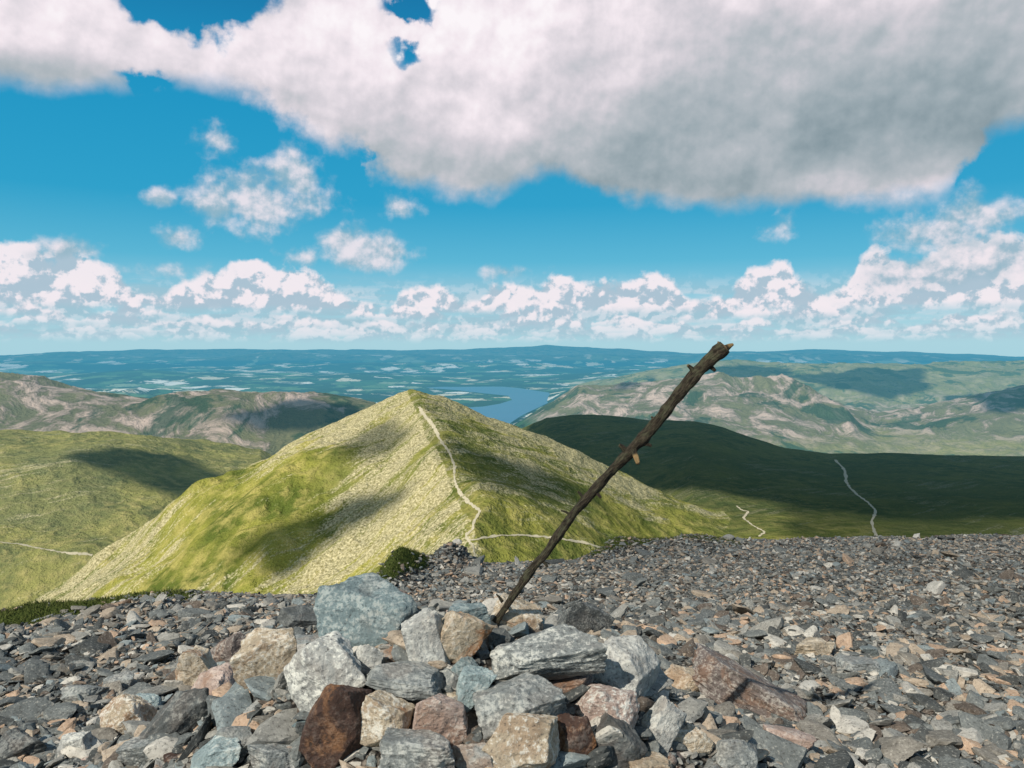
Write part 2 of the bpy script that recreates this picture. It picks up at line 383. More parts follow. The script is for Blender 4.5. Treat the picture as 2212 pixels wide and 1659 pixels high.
def edge_mask(x,y):
    rr,u=polar(x,y);E=np.interp(u,EU,EE);px=1106+u*F;dd=rr-E
    m=np.where(px<440,sstep(-0.55,-0.2,dd)*sstep(440,380,px),0)
    m=np.maximum(m,sstep(-0.6,-0.2,dd)*np.exp(-((px-866)/62)**4))
    m=np.maximum(m,0.8*sstep(-0.5,-0.1,dd)*sstep(1240,1300,px)*sstep(1640,1560,px))
    m=np.maximum(m,sstep(0.5,1.5,dd))
    return m
az2=azs(900);rad2=np.concatenate([np.geomspace(0.4,1.4,20,endpoint=False),np.geomspace(1.4,16,430,endpoint=False),np.geomspace(16,45,30)])
sg,V2=polar_sheet('summit_ground',az2,rad2,ground,mg)
em=edge_mask(V2[:,0],V2[:,1]);setcol(sg,'mask',np.stack([em,em,em],-1))
# ================================================================ LAKE
zl=-803.0
def onz(px,py): u,w=ray(px,py);yy=zl/w;return (u*yy,yy,zl)
ol=[(1090,922),(1050,915),(1010,900),(985,888),(1000,881),(1045,878),(1080,872),(1106,864),(1098,855),(1050,850),(990,843),(925,838),(880,832),(905,828),(985,829),(1060,833),(1120,838),(1185,848),(1198,860),(1180,872),(1155,884),(1126,898)]
Vl=[onz(*p) for p in ol]
bm=bmesh.new();vs=[bm.verts.new(v) for v in Vl];f=bm.faces.new(vs);bmesh.ops.triangulate(bm,faces=[f])
me=bpy.data.meshes.new('lake');bm.to_mesh(me);bm.free();me.materials.append(mw);lk=bpy.data.objects.new('lake',me);scene.collection.objects.link(lk)
if me.polygons[0].normal.z<0: me.flip_normals()
# ================================================================ PATHS
def smoothline(pts,n):
    pts=np.array(pts,float);t=np.concatenate([[0],np.cumsum(np.hypot(*np.diff(pts,axis=0).T))]);tt=np.linspace(0,t[-1],n)
    p=np.stack([np.interp(tt,t,pts[:,0]),np.interp(tt,t,pts[:,1])],-1)
    for _ in range(3): p[1:-1]=(p[:-2]+2*p[1:-1]+p[2:])/4
    return p
def footpath(pts,wpx,y0=450,y1=2600,n=70):
    pp=smoothline(pts,n);P=[]
    for i,(a_,b_) in enumerate(pp):
        h=hit(a_+rng.normal(0,1.0),b_,terr,y0,y1,700)
        if h is not None and (not P or abs(h[1]-P[-1][1])<160): P.append(h)
    P=np.array(P)
    P[1:-1]=(P[:-2]+P[1:-1]*2+P[2:])/4
    d=np.gradient(P[:,:2],axis=0);d/=np.linalg.norm(d,axis=1)[:,None]+1e-9
    nrm=np.stack([-d[:,1],d[:,0]],-1)
    w=wpx*P[:,1]/F*0.5*(0.45+0.9*rng.random(len(P)));w=w*(1+1.2*np.abs(nrm[:,1]))
    V=[];
    for s in (-1,0,1):
        q=P[:,:2]+nrm*(w*s)[:,None];zz=terr(q[:,0],q[:,1])+0.35
        V.append(np.column_stack([q,zz]))
    n=len(P);V=np.concatenate(V);i=np.arange(n-1)
    Fc=np.concatenate([np.stack([i+k*n,i+1+k*n,i+1+(k+1)*n,i+(k+1)*n],-1) for k in (0,1)])
    return mesh_np('footpath',V,Fc,mp)
footpath([(905,880),(918,900),(940,925),(950,950),(972,980),(982,1010),(980,1035),(992,1065),(1010,1085),(1038,1105),(1025,1125),(1022,1145),(1004,1160),(1022,1180),(1028,1212)],4.6,n=130)
footpath([(1010,1170),(1040,1165),(1080,1158),(1130,1158),(1190,1163),(1250,1172),(1305,1186)],2.6)
footpath([(1804,994),(1825,1015),(1828,1045),(1850,1068),(1875,1085),(1893,1105),(1882,1128),(1893,1158)],4.2)
footpath([(1592,1094),(1605,1104),(1618,1105),(1605,1120),(1630,1138),(1652,1150),(1640,1160)],3.8)
footpath([(0,1172),(40,1176),(90,1186),(150,1197),(200,1200),(260,1195)],2.8)
# ================================================================ CLOUDS added out of view, outlined to throw the shadows
def cloud(poly,H,op=0.97,thick=0.12,world=False,jag=0.22):
    if not world:
        q=[]
        for (a_,b_,y0,y1) in poly:
            h=hit(a_,b_,terr,y0,y1,800)
            if h is not None:q.append(h)
        if len(q)<3: return
        P=np.array(q)
    else: P=np.array(poly,float)
    hx,hy=-math.sin(SUN_AZ),-math.cos(SUN_AZ)
    P2=P[:,:2]+np.array([hx,hy])*((H-P[:,2])/math.tan(SUN_EL))[:,None]
    c=P2.mean(0);n=96
    P3=np.vstack([P2,P2[:1]]);t=np.concatenate([[0],np.cumsum(np.hypot(*np.diff(P3,axis=0).T))]);tt=np.linspace(0,t[-1],n,endpoint=False)
    O=np.stack([np.interp(tt,t,P3[:,0]),np.interp(tt,t,P3[:,1])],-1)-c
    size=np.linalg.norm(O,axis=1).mean()
    O=O*(1+jag*2*fbm((O[:,0]+c[0])/size*2.5,(O[:,1]+c[1])/size*2.5,5,3))[:,None]
    fr=np.array([0.02,0.2,0.4,0.6,0.75,0.88,0.96,1.0]);V=[]
    for s in (1,-0.35):
        for f_ in fr:
            q=O*f_+c;zz=H+s*thick*size*(1-f_**2)**0.5*(1+1.2*fbm(q[:,0]/size*4,q[:,1]/size*4,4,9))
            V.append(np.column_stack([q,zz]))
    V=np.concatenate(V);m=len(fr);Fc=[]
    for s in range(2):
        for i in range(m-1):
            j=np.arange(n);b=(s*m+i)*n
            f_=np.stack([b+j,b+(j+1)%n,b+n+(j+1)%n,b+n+j],-1);Fc.append(f_ if s else f_[:,::-1])
    return mesh_np('shadow_cloud',V,np.concatenate(Fc),cloudmat(op))
# a solid part crosses two skins of vapour, so opacity per skin is the root of the total
def sk(total): return 1-math.sqrt(1-total)
zz=-240
cloud([(60,1850,zz),(150,2600,zz),(800,2900,zz),(1900,2700,zz),(2200,1800,zz),(1500,1180,zz),(900,1010,zz),(560,1000,zz),(400,1100,zz),(230,1350,zz)],2400,sk(0.98),world=True,jag=0.08)
cloud([(330,900,zz),(420,1090,zz),(620,1030,zz),(1100,1030,zz),(1500,1000,zz),(1200,640,zz),(600,600,zz),(360,720,zz)],2000,sk(0.72),world=True,jag=0.2)
cloud([(560,1240,450,1400),(520,1190,450,1400),(620,1120,450,1400),(760,1080,450,1400),(850,1050,450,1400),(880,1075,450,1400),(780,1130,450,1400),(690,1190,450,1400),(640,1240,450,1400)],2000,sk(0.93),jag=0.35)
cloud([(720,990,450,1400),(760,940,450,1400),(850,905,450,1400),(890,930,450,1400),(860,965,450,1400),(780,995,450,1400)],2000,sk(0.72),jag=0.3)
cloud([(930,950,450,1400),(985,960,450,1400),(1100,990,450,1400),(1230,1040,450,1400),(1290,1090,450,1400),(1180,1085,450,1400),(1080,1060,450,1400),(1000,1010,450,1400)],2000,sk(0.88),jag=0.3)
cloud([(140,990,1000,2600),(250,964,1000,2600),(380,980,1000,2600),(500,1030,1000,2600),(500,1075,1000,2600),(430,1100,1000,2600),(330,1060,1000,2600),(230,1015,1000,2600)],2400,sk(0.98),jag=0.12)
cloud([(440,905,2400,4200),(560,885,2400,4200),(640,862,2400,4200),(760,868,2400,4200),(800,895,2400,4200),(700,925,2400,4200),(560,930,2400,4200)],4000,sk(0.97),jag=0.3)
cloud([(1720,815,7500,12500),(1850,797,7500,12500),(1990,797,7500,12500),(2020,840,7500,12500),(1900,860,7500,12500),(1790,840,7500,12500)],7500,sk(0.99),jag=0.25)
cloud([(1500,802,7500,12500),(1600,788,7500,12500),(1710,796,7500,12500),(1700,818,7500,12500),(1580,822,7500,12500)],7500,sk(0.99),jag=0.25)
cloud([(2030,852,4500,9000),(2100,850,4500,9000),(2250,860,4500,9000),(2270,880,4500,9000),(2130,880,4500,9000)],5500,sk(0.98))
cloud([(1220,838,4500,12500),(1300,812,4500,12500),(1400,805,4500,12500),(1420,825,4500,12500),(1330,848,4500,12500)],7500,sk(0.97))
cloud([(-2.5,10.5,-2.6),(0,8.6,-2.5),(2.5,7.6,-2.3),(6,6.6,-2.2),(14,6.2,-2.2),(30,12,-3),(50,60,-20),(20,90,-40),(-6,40,-20)],260,sk(0.38),world=True,jag=0.0)  # low unseen wisp added to dim the farther scree
# ================================================================ ROCKS
def ico(n):
    bm=bmesh.new();bmesh.ops.create_icosphere(bm,subdivisions=n,radius=1.0);bm.verts.ensure_lookup_table()
    V=np.array([v.co[:] for v in bm.verts]);Fc=np.array([[v.index for v in f.verts] for f in bm.faces]);bm.free();return V/np.linalg.norm(V,axis=1)[:,None],Fc
ICO={n:ico(n) for n in (3,4,6)}
def rock(n,seed,planes=13,p=26,rough=0.05,lo=0.62):
    V,Fc=ICO[n];r=np.random.default_rng(seed)
    N=r.normal(size=(planes,3));N/=np.linalg.norm(N,axis=1)[:,None]
    N=np.vstack([N,np.array([[0,0,1.],[0,0,-1],[1,0,0],[-1,0,0],[0,1,0],[0,-1,0]])+r.normal(size=(6,3))*0.25]);N/=np.linalg.norm(N,axis=1)[:,None]
    D=np.concatenate([r.uniform(lo+0.08,1.05,planes),r.uniform(lo,0.9,6)])
    q=np.maximum(V@N.T,1e-3)/D[None,:]
    rad=(q**p).sum(1)**(-1/p)
    o=r.random(3)*50
    P=V*rad[:,None]
    disp=fbm3(P*1.6+o,4,seed)*rough*1.6+fbm3(P*5+o,4,seed+3)*rough*0.7+(np.abs(fbm3(P*np.array([1.5,1.5,4])+o,3,seed+5)))*-rough*1.1
    P=P*(1+disp)[:,None]
    return P/np.abs(P).max(0),Fc
def rotm(ax,ay,azz):
    ca,sa=math.cos(ax),math.sin(ax);cb_,sb=math.cos(ay),math.sin(ay);cc,sc_=math.cos(azz),math.sin(azz)
    Rx=np.array([[1,0,0],[0,ca,-sa],[0,sa,ca]]);Ry=np.array([[cb_,0,sb],[0,1,0],[-sb,0,cb_]]);Rz=np.array([[cc,-sc_,0],[sc_,cc,0],[0,0,1]])
    return Rz@Ry@Rx
GB=(0.17,0.225,0.23);GY=(0.225,0.24,0.23);LG=(0.39,0.39,0.36);TAN=(0.45,0.37,0.265);PK=(0.42,0.32,0.27);BR=(0.07,0.04,0.03);PB=(0.29,0.365,0.365);DK=(0.10,0.108,0.105);PU=(0.17,0.14,0.125)
H=[ # cx,cy,w,h,tilt,colour,rust,lichen
(788,1336,206,150,8,GB,.12,.3),(850,1298,86,40,12,PU,.2,.2),(920,1395,92,135,-15,LG,.25,.5),(985,1380,120,135,25,TAN,.95,.4),(1115,1337,108,84,10,TAN,.45,.5),
(1250,1352,108,96,30,DK,.05,.25),(1165,1422,245,112,-3,GY,.1,.6),(1345,1462,185,135,14,LG,.1,.4),(868,1465,182,88,6,GY,.15,.3),(695,1460,176,165,-42,LG,.1,.9),
(580,1450,140,174,-8,TAN,.35,.6),(472,1512,118,128,-12,PK,.45,.2),(728,1565,150,185,10,BR,.7,.05),(838,1560,118,104,20,TAN,.8,.7),(945,1556,118,110,0,PK,.4,.4),
(1012,1492,92,100,15,PB,.1,.4),(1122,1532,190,108,-5,GY,.1,.4),(1306,1536,162,114,4,PK,.1,.8),(1130,1606,174,116,5,TAN,.3,.7),(1428,1572,92,128,25,LG,.2,.4),
(1630,1512,272,100,24,PU,.35,.3),(892,1632,176,104,-4,GY,.2,.4),(510,1590,98,66,-8,GY,.1,.2),(272,1562,112,112,-30,TAN,.6,.7),(312,1520,84,66,-10,PB,.0,.5),
(375,1572,120,190,40,DK,.1,.2),(430,1460,106,128,-25,TAN,.7,.4),(470,1636,112,66,-20,PB,.05,.5),(165,1618,90,84,-20,LG,.1,.6),(1592,1634,128,72,6,GY,.1,.3),
(1248,1612,86,120,-20,BR,.9,.1),(1325,1606,124,92,40,DK,.1,.1),(655,1396,118,50,-5,GY,.2,.2),(1012,1332,86,64,0,GB,.1,.2),(1080,1378,60,60,0,DK,.1,.1),
(40,1620,110,84,-30,DK,.1,.2),(585,1640,120,66,8,GY,.2,.4),(1030,1645,110,60,0,LG,.5,.4),(1400,1652,110,60,6,TAN,.3,.3),(790,1440,64,90,10,LG,.1,.5),
(505,1420,110,110,-30,PU,.5,.3),(640,1340,90,46,10,DK,.1,.1),(1010,1440,60,50,20,GB,.1,.2),(1230,1480,90,40,-10,PU,.6,.2),(1480,1480,90,60,10,TAN,.4,.3),(1500,1600,90,60,-10,TAN,.3,.5),
(250,1480,70,40,5,GY,.1,.3),(180,1500,90,40,-5,GY,.1,.3),(330,1620,120,60,0,GY,.1,.4),(1700,1600,100,50,10,PK,.2,.3),(1850,1440,80,40,10,GY,.1,.3),(1760,1400,90,36,8,TAN,.1,.3)]
VV=[];FF=[];T1=[];T2=[];off=0
def addrock(c,dim,R,seed,n,tint,rust,lich,**k):
    global off
    P,Fc=rock(n,seed,**k);P=(P*np.array(dim)*0.5)@R.T+np.array(c)
    VV.append(P);FF.append(Fc+off);off+=len(P)
    T1.append(np.tile(tint,(len(P),1)));T2.append(np.tile((rust,lich,0),(len(P),1)))
for i,(cx,cy,w,h,t,tc,ru,li) in enumerate(H):
    p=hit(cx,cy+h*0.15,ground,1.2,16,2500)
    if p is None: continue
    u,wq=ray(cx,cy);yy=p[1]-0.22*w*p[1]/F
    W=w*yy/F;Hh=h*yy/F
    t=math.radians(t);R=rotm(rng.normal(0,0.12),t,rng.normal(0,0.25))
    dep=max(0.75*W,0.6*Hh) if W<0.32 else 0.72*W
    addrock((u*yy,yy,wq*yy),(W*1.14,dep,Hh*1.16),R,100+i*3+(71 if i==12 else 0),6,tc,ru,li,rough=0.085,p=60,planes=12 if i==12 else 10)
pals=[GB,GY,GY,LG,DK,PU,TAN,PK,PB,GY,DK,BR]
for i in range(620):
    a_=rng.uniform(0,2*math.pi);r_=math.sqrt(rng.random())*1.5
    x_=CX+r_*math.cos(a_)*1.12;y_=CY+r_*math.sin(a_)*0.95
    if y_<1.5: continue
    s=rng.uniform(0.06,0.16)*(1.1-0.2*r_)
    z_=float(ground(np.array([x_]),np.array([y_]))[0])-s*0.15
    addrock((x_,y_,z_),(s,s*rng.uniform(.6,.9),s*rng.uniform(.3,.6)),rotm(rng.normal(0,.4),rng.normal(0,.4),rng.uniform(0,6.28)),2000+i,4,pals[rng.integers(len(pals))],rng.random()**2,rng.random()*.6,rough=0.05,p=40)
cairn=mesh_np('stone_cairn',np.concatenate(VV),np.concatenate(FF),mc,smooth=False)
setcol(cairn,'tint',np.concatenate(T1));setcol(cairn,'kind',np.concatenate(T2))
# --- scree: instanced collection
colx=bpy.data.collections.new('scree_stone_shapes')
for i in range(14):
    P,Fc=rock(3 if i<9 else 4,500+i,planes=9,p=60,rough=0.04,lo=0.52)
    o=mesh_np('stone_shape',P*0.5,Fc,ms_,smooth=False,link=False);colx.objects.link(o)
def pts_in(n,ymax,u=0.80,ymin=1.6):
    yy=np.sqrt(rng.random(n)*(ymax**2-ymin**2)+ymin**2);uu=rng.uniform(-u,u,n);return uu*yy,yy
def scatter(n,ymax,s0,s1,pw,flat,tilt):
    x_,y_=pts_in(n,ymax);rr,u=polar(x_,y_);E=np.interp(u,EU,EE)
    k=(rr<E+0.8)&(rng.random(n)>edge_mask(x_,y_)*0.95);x_,y_=x_[k],y_[k];n=len(x_)
    s=s0+(s1-s0)*rng.random(n)**pw
    z_=ground(x_,y_)+s*0.06
    S3=np.stack([s,s*rng.uniform(.45,.8,n),s*rng.uniform(flat*0.6,flat*1.5,n)],-1)
    Rt=np.stack([rng.normal(0,tilt,n),rng.normal(0,tilt,n),rng.uniform(0,6.28,n)],-1)
    return np.stack([x_,y_,z_],-1),S3,Rt
parts=[scatter(120000,14,0.026,0.085,1.6,0.28,0.36),scatter(15000,14,0.06,0.14,2.0,0.22,0.38),scatter(2600,7,0.10,0.22,1.8,0.24,0.34),scatter(380,5.5,0.16,0.30,1.5,0.28,0.28),scatter(260,13.5,0.16,0.34,1.5,0.26,0.32)]
PP=np.concatenate([p[0] for p in parts]);SS=np.concatenate([p[1] for p in parts]);RR=np.concatenate([p[2] for p in parts])
me=bpy.data.meshes.new('scree_stones');me.vertices.add(len(PP));me.vertices.foreach_set('co',PP.astype(np.float32).ravel())
for nm_,ty,arr,key in (('scl','FLOAT_VECTOR',SS,'vector'),('rot','FLOAT_VECTOR',RR,'vector')):
    a_=me.attributes.new(nm_,ty,'POINT');a_.data.foreach_set(key,arr.astype(np.float32).ravel())
a_=me.attributes.new('idx','INT','POINT');a_.data.foreach_set('value',rng.integers(0,14,len(PP)).astype(np.int32))
so=bpy.data.objects.new('scree_stones',me);scene.collection.objects.link(so)
ng=bpy.data.node_groups.new('scree_scatter','GeometryNodeTree')
ng.interface.new_socket('Geometry',in_out='INPUT',socket_type='NodeSocketGeometry');ng.interface.new_socket('Geometry',in_out='OUTPUT',socket_type='NodeSocketGeometry')
gi=ng.nodes.new('NodeGroupInput');go=ng.nodes.new('NodeGroupOutput');ip=ng.nodes.new('GeometryNodeInstanceOnPoints');ci=ng.nodes.new('GeometryNodeCollectionInfo')
ci.inputs['Collection'].default_value=colx;ci.inputs['Separate Children'].default_value=True;ci.inputs['Reset Children'].default_value=True
def na_(nm_,ty):
    n=ng.nodes.new('GeometryNodeInputNamedAttribute');n.data_type=ty;n.inputs['Name'].default_value=nm_
    return next(o for o in n.outputs if o.enabled and o.name=='Attribute')
e2=ng.nodes.new('FunctionNodeEulerToRotation')
ng.links.new(gi.outputs[0],ip.inputs['Points']);ng.links.new(ci.outputs[0],ip.inputs['Instance']);ip.inputs['Pick Instance'].default_value=True
ng.links.new(na_('idx','INT'),ip.inputs['Instance Index']);ng.links.new(na_('rot','FLOAT_VECTOR'),e2.inputs[0]);ng.links.new(e2.outputs[0],ip.inputs['Rotation'])
ng.links.new(na_('scl','FLOAT_VECTOR'),ip.inputs['Scale']);ng.links.new(ip.outputs[0],go.inputs[0])
md=so.modifiers.new('scatter','NODES');md.node_group=ng
# ================================================================ GRASS TUFTS
x_,y_=pts_in(300000,14);m=edge_mask(x_,y_);rr,u=polar(x_,y_);E=np.interp(u,EU,EE)
k=(rng.random(len(x_))<m)&(rr<E+0.9);x_,y_=x_[k][:34000],y_[k][:34000];n=len(x_);z_=ground(x_,y_)
hh=rng.uniform(0.012,0.042,n);aa=rng.uniform(0,6.28,n);w_=rng.uniform(0.004,0.009,n);lx=rng.normal(0,0.02,n);ly=rng.normal(0,0.02,n)
v0=np.stack([x_-np.cos(aa)*w_,y_-np.sin(aa)*w_,z_-0.01],-1);v1_=np.stack([x_+np.cos(aa)*w_,y_+np.sin(aa)*w_,z_-0.01],-1);v2=np.stack([x_+lx,y_+ly,z_+hh],-1)
V=np.stack([v0,v1_,v2],1).reshape(-1,3);mesh_np('summit_grass',V,np.arange(3*n).reshape(-1,3),mgr,smooth=False)
# ================================================================ WOODEN STICK
def tube(P,rad_,ns,seed,rough=0.12,wood_from=None):
    P=np.array(P,float);n=len(P);tg=np.gradient(P,axis=0);tg/=np.linalg.norm(tg,axis=1)[:,None]
    up=np.array([0,1.,0]);V=[];B=[]
    L=np.concatenate([[0],np.cumsum(np.linalg.norm(np.diff(P,axis=0),axis=1))])
    for i in range(n):
        a1=np.cross(tg[i],up);a1/=np.linalg.norm(a1);a2=np.cross(tg[i],a1)
        th=np.arange(ns)/ns*2*math.pi
        q=np.stack([np.cos(th)*1.2,np.sin(th)*1.2,np.full(ns,L[i]*28)],-1)
        rr_=rad_[i]*(1+rough*2*fbm3(q+seed*7.7,4,seed)+0.05*np.sin(3*th+L[i]*6))
        V.append(P[i]+np.outer(np.cos(th)*rr_,a1)+np.outer(np.sin(th)*rr_,a2))
        B.append(np.stack([np.cos(th)*0.5+seed,np.sin(th)*0.5,np.full(ns,L[i]*14)],-1))
    V.append(P[:1]);V.append(P[-1:]+tg[-1]*rad_[-1]*0.2);B.append(np.zeros((2,3)))
    V=np.concatenate(V);B=np.concatenate(B);Fc=[]
    for i in range(n-1):
        for j in range(ns):
            Fc.append([i*ns+j,i*ns+(j+1)%ns,(i+1)*ns+(j+1)%ns]);Fc.append([i*ns+j,(i+1)*ns+(j+1)%ns,(i+1)*ns+j])
    for j in range(ns):
        Fc.append([n*ns,(j+1)%ns,j]);Fc.append([n*ns+1,(n-1)*ns+j,(n-1)*ns+(j+1)%ns])
    Wd=np.zeros(len(V))
    if wood_from is not None: Wd[int(wood_from*n)*ns:]=1
    Wd[-1]=1
    return V,np.array(Fc),B,Wd
sp_=[(1058,1366),(1070,1345),(1112,1283),(1150,1228),(1182,1193),(1215,1143),(1238,1110),(1285,1058),(1318,1020),(1352,985),(1385,950),(1412,920),(1442,883),(1475,842),(1508,802),(1540,772),(1566,750)]
sp_=np.array(sp_,float);tt=np.linspace(0,1,len(sp_));ti=np.linspace(0,1,190)
def smooth_interp(v):
    o=np.interp(ti,tt,v)
    for _ in range(6): o[1:-1]=(o[:-2]+2*o[1:-1]+o[2:])/4
    return o
sx,sy=smooth_interp(sp_[:,0]),smooth_interp(sp_[:,1]);sd=2.86-0.26*ti
C=np.array([[ray(a_,b_)[0]*d_,d_,ray(a_,b_)[1]*d_] for a_,b_,d_ in zip(sx,sy,sd)])
rad_=0.5*np.interp(ti,[0,0.15,0.4,0.6,0.64,0.68,0.85,1],[14,18,20,22,31,23,27,30])/F*sd
rad_=rad_*(1+0.08*np.sin(ti*47)+0.05*np.sin(ti*111+1))
parts=[tube(C,rad_,26,1,0.16)]
def pix3(px,py,i,dd=0.0): d_=sd[i]+dd;u,w=ray(px,py);return np.array([u*d_,d_,w*d_])
def near(px,py): return int(np.argmin((sx-px)**2+(sy-py)**2))
for (ax,ay,bx,by,w0,w1,wood,dd) in [(1500,806,1486,790,14,7,None,-.01),(1528,790,1545,802,14,7,None,-.01),(1384,958,1407,964,14,6,None,-.02),(1366,968,1378,1002,17,9,0.6,-.05),(1355,978,1338,962,15,8,None,0),
    (1284,1062,1298,1076,11,5,None,-.02),(1262,1080,1248,1062,9,4,None,0),(1236,1116,1212,1103,7,2.5,None,0),(1240,1122,1216,1126,6,2,None,-.01),(1168,1210,1183,1225,10,5,None,-.02),(1420,918,1407,900,10,4,None,0),(1556,765,1551,738,16,3,0.4,0),(1560,762,1584,744,20,5,0.6,0),(1085,1300,1072,1284,8,3,None,0)]:
    i=near(ax,ay);A_=pix3(ax,ay,i);B_=pix3(bx,by,i,dd);t_=np.linspace(0,1,9)[:,None];Pp=A_+(B_-A_)*t_+np.array([0,0,0.004])*np.sin(t_*3)
    parts.append(tube(Pp,np.linspace(w0,w1,9)*0.5/F*sd[i],12,int(ax)%50,0.2,wood))
VV=[];FF=[];BB=[];WW=[];o=0
for v,f,b,w in parts: VV.append(v);FF.append(f+o);BB.append(b);WW.append(w);o+=len(v)
stick=mesh_np('wooden_stick',np.concatenate(VV),np.concatenate(FF),mb,smooth=True)
setcol(stick,'bark',np.concatenate(BB));w=np.concatenate(WW);a_=stick.data.attributes.new('wood','FLOAT','POINT');a_.data.foreach_set('value',w.astype(np.float32))
# ================================================================ WORLD SKY
wd=bpy.data.worlds.new('World');scene.world=wd;wd.use_nodes=True;wd.node_tree.nodes.clear();T=NT(wd.node_tree)
try: wd.cycles.sampling_method='NONE'
except Exception as e: print(e)
dirv=T.n('ShaderNodeTexCoord').outputs['Generated'];s3=T.sep(dirv)
az_=T.m('ARCTAN2',s3[0],s3[1]);el_=T.m('ARCSINE',s3[2])
def ae(px,py):
    u,w=ray(px,py);return math.atan(u),math.atan(w/math.sqrt(1+u*u))
P=T.comb(az_,el_,0.0)
sky=T.n('ShaderNodeTexSky',sky_type='NISHITA');sky.sun_disc=False;sky.sun_elevation=SUN_EL;sky.sun_rotation=math.pi+SUN_AZ;sky.altitude=950
skc=T.mixc(1.0,sky.outputs[0],(0.08,0.08,0.08),'MULTIPLY')
grad=T.ramp(T.m('DIVIDE',el_,0.5,clamp=True),[(0.0,(0.42,0.68,0.77)),(0.10,(0.32,0.63,0.76)),(0.22,(0.09,0.47,0.68)),(0.36,(0.016,0.36,0.61)),(0.60,(0.006,0.31,0.57)),(0.85,(0.004,0.18,0.40)),(1.0,(0.006,0.14,0.32))])
base=T.mixc(0.92,skc,grad)
def emb(sc,det,ro,dx,dy,k,seed):
    a=T.noise(T.vadd(P,(0,0,seed)),sc,det,ro);b=T.noise(T.vadd(P,(dx,dy,seed)),sc,det,ro);return a,T.mul(T.sub(a,b),k)
fA,eA=emb(7.0,5,0.50,-0.014,0.026,4.5,0.0)
fB,eB=emb(24,6,0.55,-0.004,0.009,3.6,4.0)
fH,eH=emb(42,5,0.52,-0.002,0.006,3.4,9.0)
fA2=T.noise(T.vadd(P,(0,0,2.0)),9.0,9,0.56)
colr=base
bright=(0.93,0.84,0.88);shade=(0.42,0.54,0.64)
vn_=T.noise(T.comb(T.mul(az_,9.0),T.mul(el_,55.0),3.0),1.0,6,0.6)
vf=T.mul(T.mul(T.ss(el_,0.008,0.022),T.ss(el_,0.10,0.055)),T.mul(T.ss(vn_,0.32,0.56),0.8))
colr=T.mixc(vf,colr,T.mixc(T.ss(T.add(fH,T.mul(eH,0.7)),0.4,0.68),(0.36,0.53,0.63),(0.66,0.71,0.78)))
def comp_row(colr,b,h,Tt,hz,opac,hn=0.6):
    e=T.add(T.sub(el_,b),T.mul(T.sub(fH,0.5),0.010))
    top=T.add(T.sub(Tt,e),T.add(T.mul(T.sub(fB,0.5),h*1.3),T.mul(T.sub(fH,0.5),h*hn)))
    a=T.mul(T.ss(top,0.0,h*0.24),T.ss(e,-0.005,0.008))
    a=T.mul(a,opac)
    rel=T.sub(1.0,T.ss(top,0.0,h*1.3))
    lit=T.ss(T.add(T.add(T.mul(T.div(e,h),0.45),T.mul(rel,0.32)),T.add(T.add(T.mul(eH,1.0),T.mul(eB,2.6)),T.mul(T.sub(fB,0.5),0.7))),-0.12,0.74)
    c=T.mixc(lit,T.mixc(hz,shade,(0.42,0.60,0.70)),T.mixc(hz,bright,(0.64,0.75,0.82)))
    return T.mixc(a,colr,c)
def rowc(colr,pyb,hpx,sc,seed,thr,hz,opac=0.95):
    b=ae(1106,pyb)[1];h=hpx/F
    n=T.noise(T.comb(T.mul(az_,sc),T.mul(el_,sc*0.6),seed),1.0,4,0.55)
    Tt=T.mul(T.m('MULTIPLY',T.sub(n,thr),4.0,clamp=True),h)
    return comp_row(colr,b,h,Tt,hz,opac)
colr=rowc(colr,736,16,30,1.3,0.32,0.7)
colr=rowc(colr,724,22,20,5.3,0.36,0.45)
colr=rowc(colr,708,34,13,7.9,0.38,0.3)
def cx_(px): return (ae(px,640)[0]+0.8)/1.6
tops=[(-250,70),(0,115),(60,108),(110,98),(150,118),(200,95),(260,62),(330,35),(380,52),(440,78),(500,98),(545,112),(600,98),(660,90),(720,66),(775,20),(820,18),(870,45),(940,58),(1010,35),(1090,66),(1150,62),(1210,80),(1290,66),(1350,78),(1420,80),(1470,52),(1540,26),(1590,60),(1625,92),(1670,104),(1720,62),(1780,44),(1840,76),(1900,116),(1960,98),(2030,118),(2120,138),(2212,132),(2500,100)]
cv=T.curve(T.add(T.mul(az_,1/1.6),0.5),[(0.0,0.4)]+[(cx_(p),h/200) for p,h in tops]+[(1.0,0.4)])
colr=comp_row(colr,ae(1106,674)[1],70/F,T.mul(cv,200/F),0.05,0.95)
colr=rowc(colr,690,44,11,33.2,0.46,0.05,0.95)
colr=rowc(colr,708,34,15,21.2,0.46,0.15,0.92)
colr=rowc(colr,722,22,22,41.2,0.48,0.3,0.9)
# detached clouds
mask=None
for (cx,cy,rx,ry,s) in [(560,432,150,62,1),(632,385,58,60,1),(480,445,80,45,1),(345,432,40,20,.7),(465,305,38,32,.6),(150,537,56,24,.8),(390,512,38,30,.75),(790,542,98,42,1.25),(745,520,58,38,1.2),(862,446,44,28,.75),(655,552,40,24,.5),(1682,492,40,32,.8),(2050,505,110,58,.95),(2110,470,70,40,1),(1095,588,60,15,.5),(390,582,80,20,.55),(2150,560,120,45,1.1),(1980,590,120,40,1)]:
    a0,b0=ae(cx,cy)
    dx=T.mul(T.sub(az_,a0),F/rx*1.0);dy=T.mul(T.sub(el_,b0),F/ry)
    r_=T.m('SQRT',T.add(T.mul(dx,dx),T.mul(dy,dy)));e=T.mul(T.sub(1.25,r_),s)
    mask=e if mask is None else T.mx(mask,e)
mask=T.mx(mask,-0.6)
dm=T.add(mask,T.add(T.mul(T.sub(fB,0.5),2.2),T.mul(T.sub(fH,0.5),1.0)))
am=T.mul(T.ss(dm,0.0,1.0),0.9)
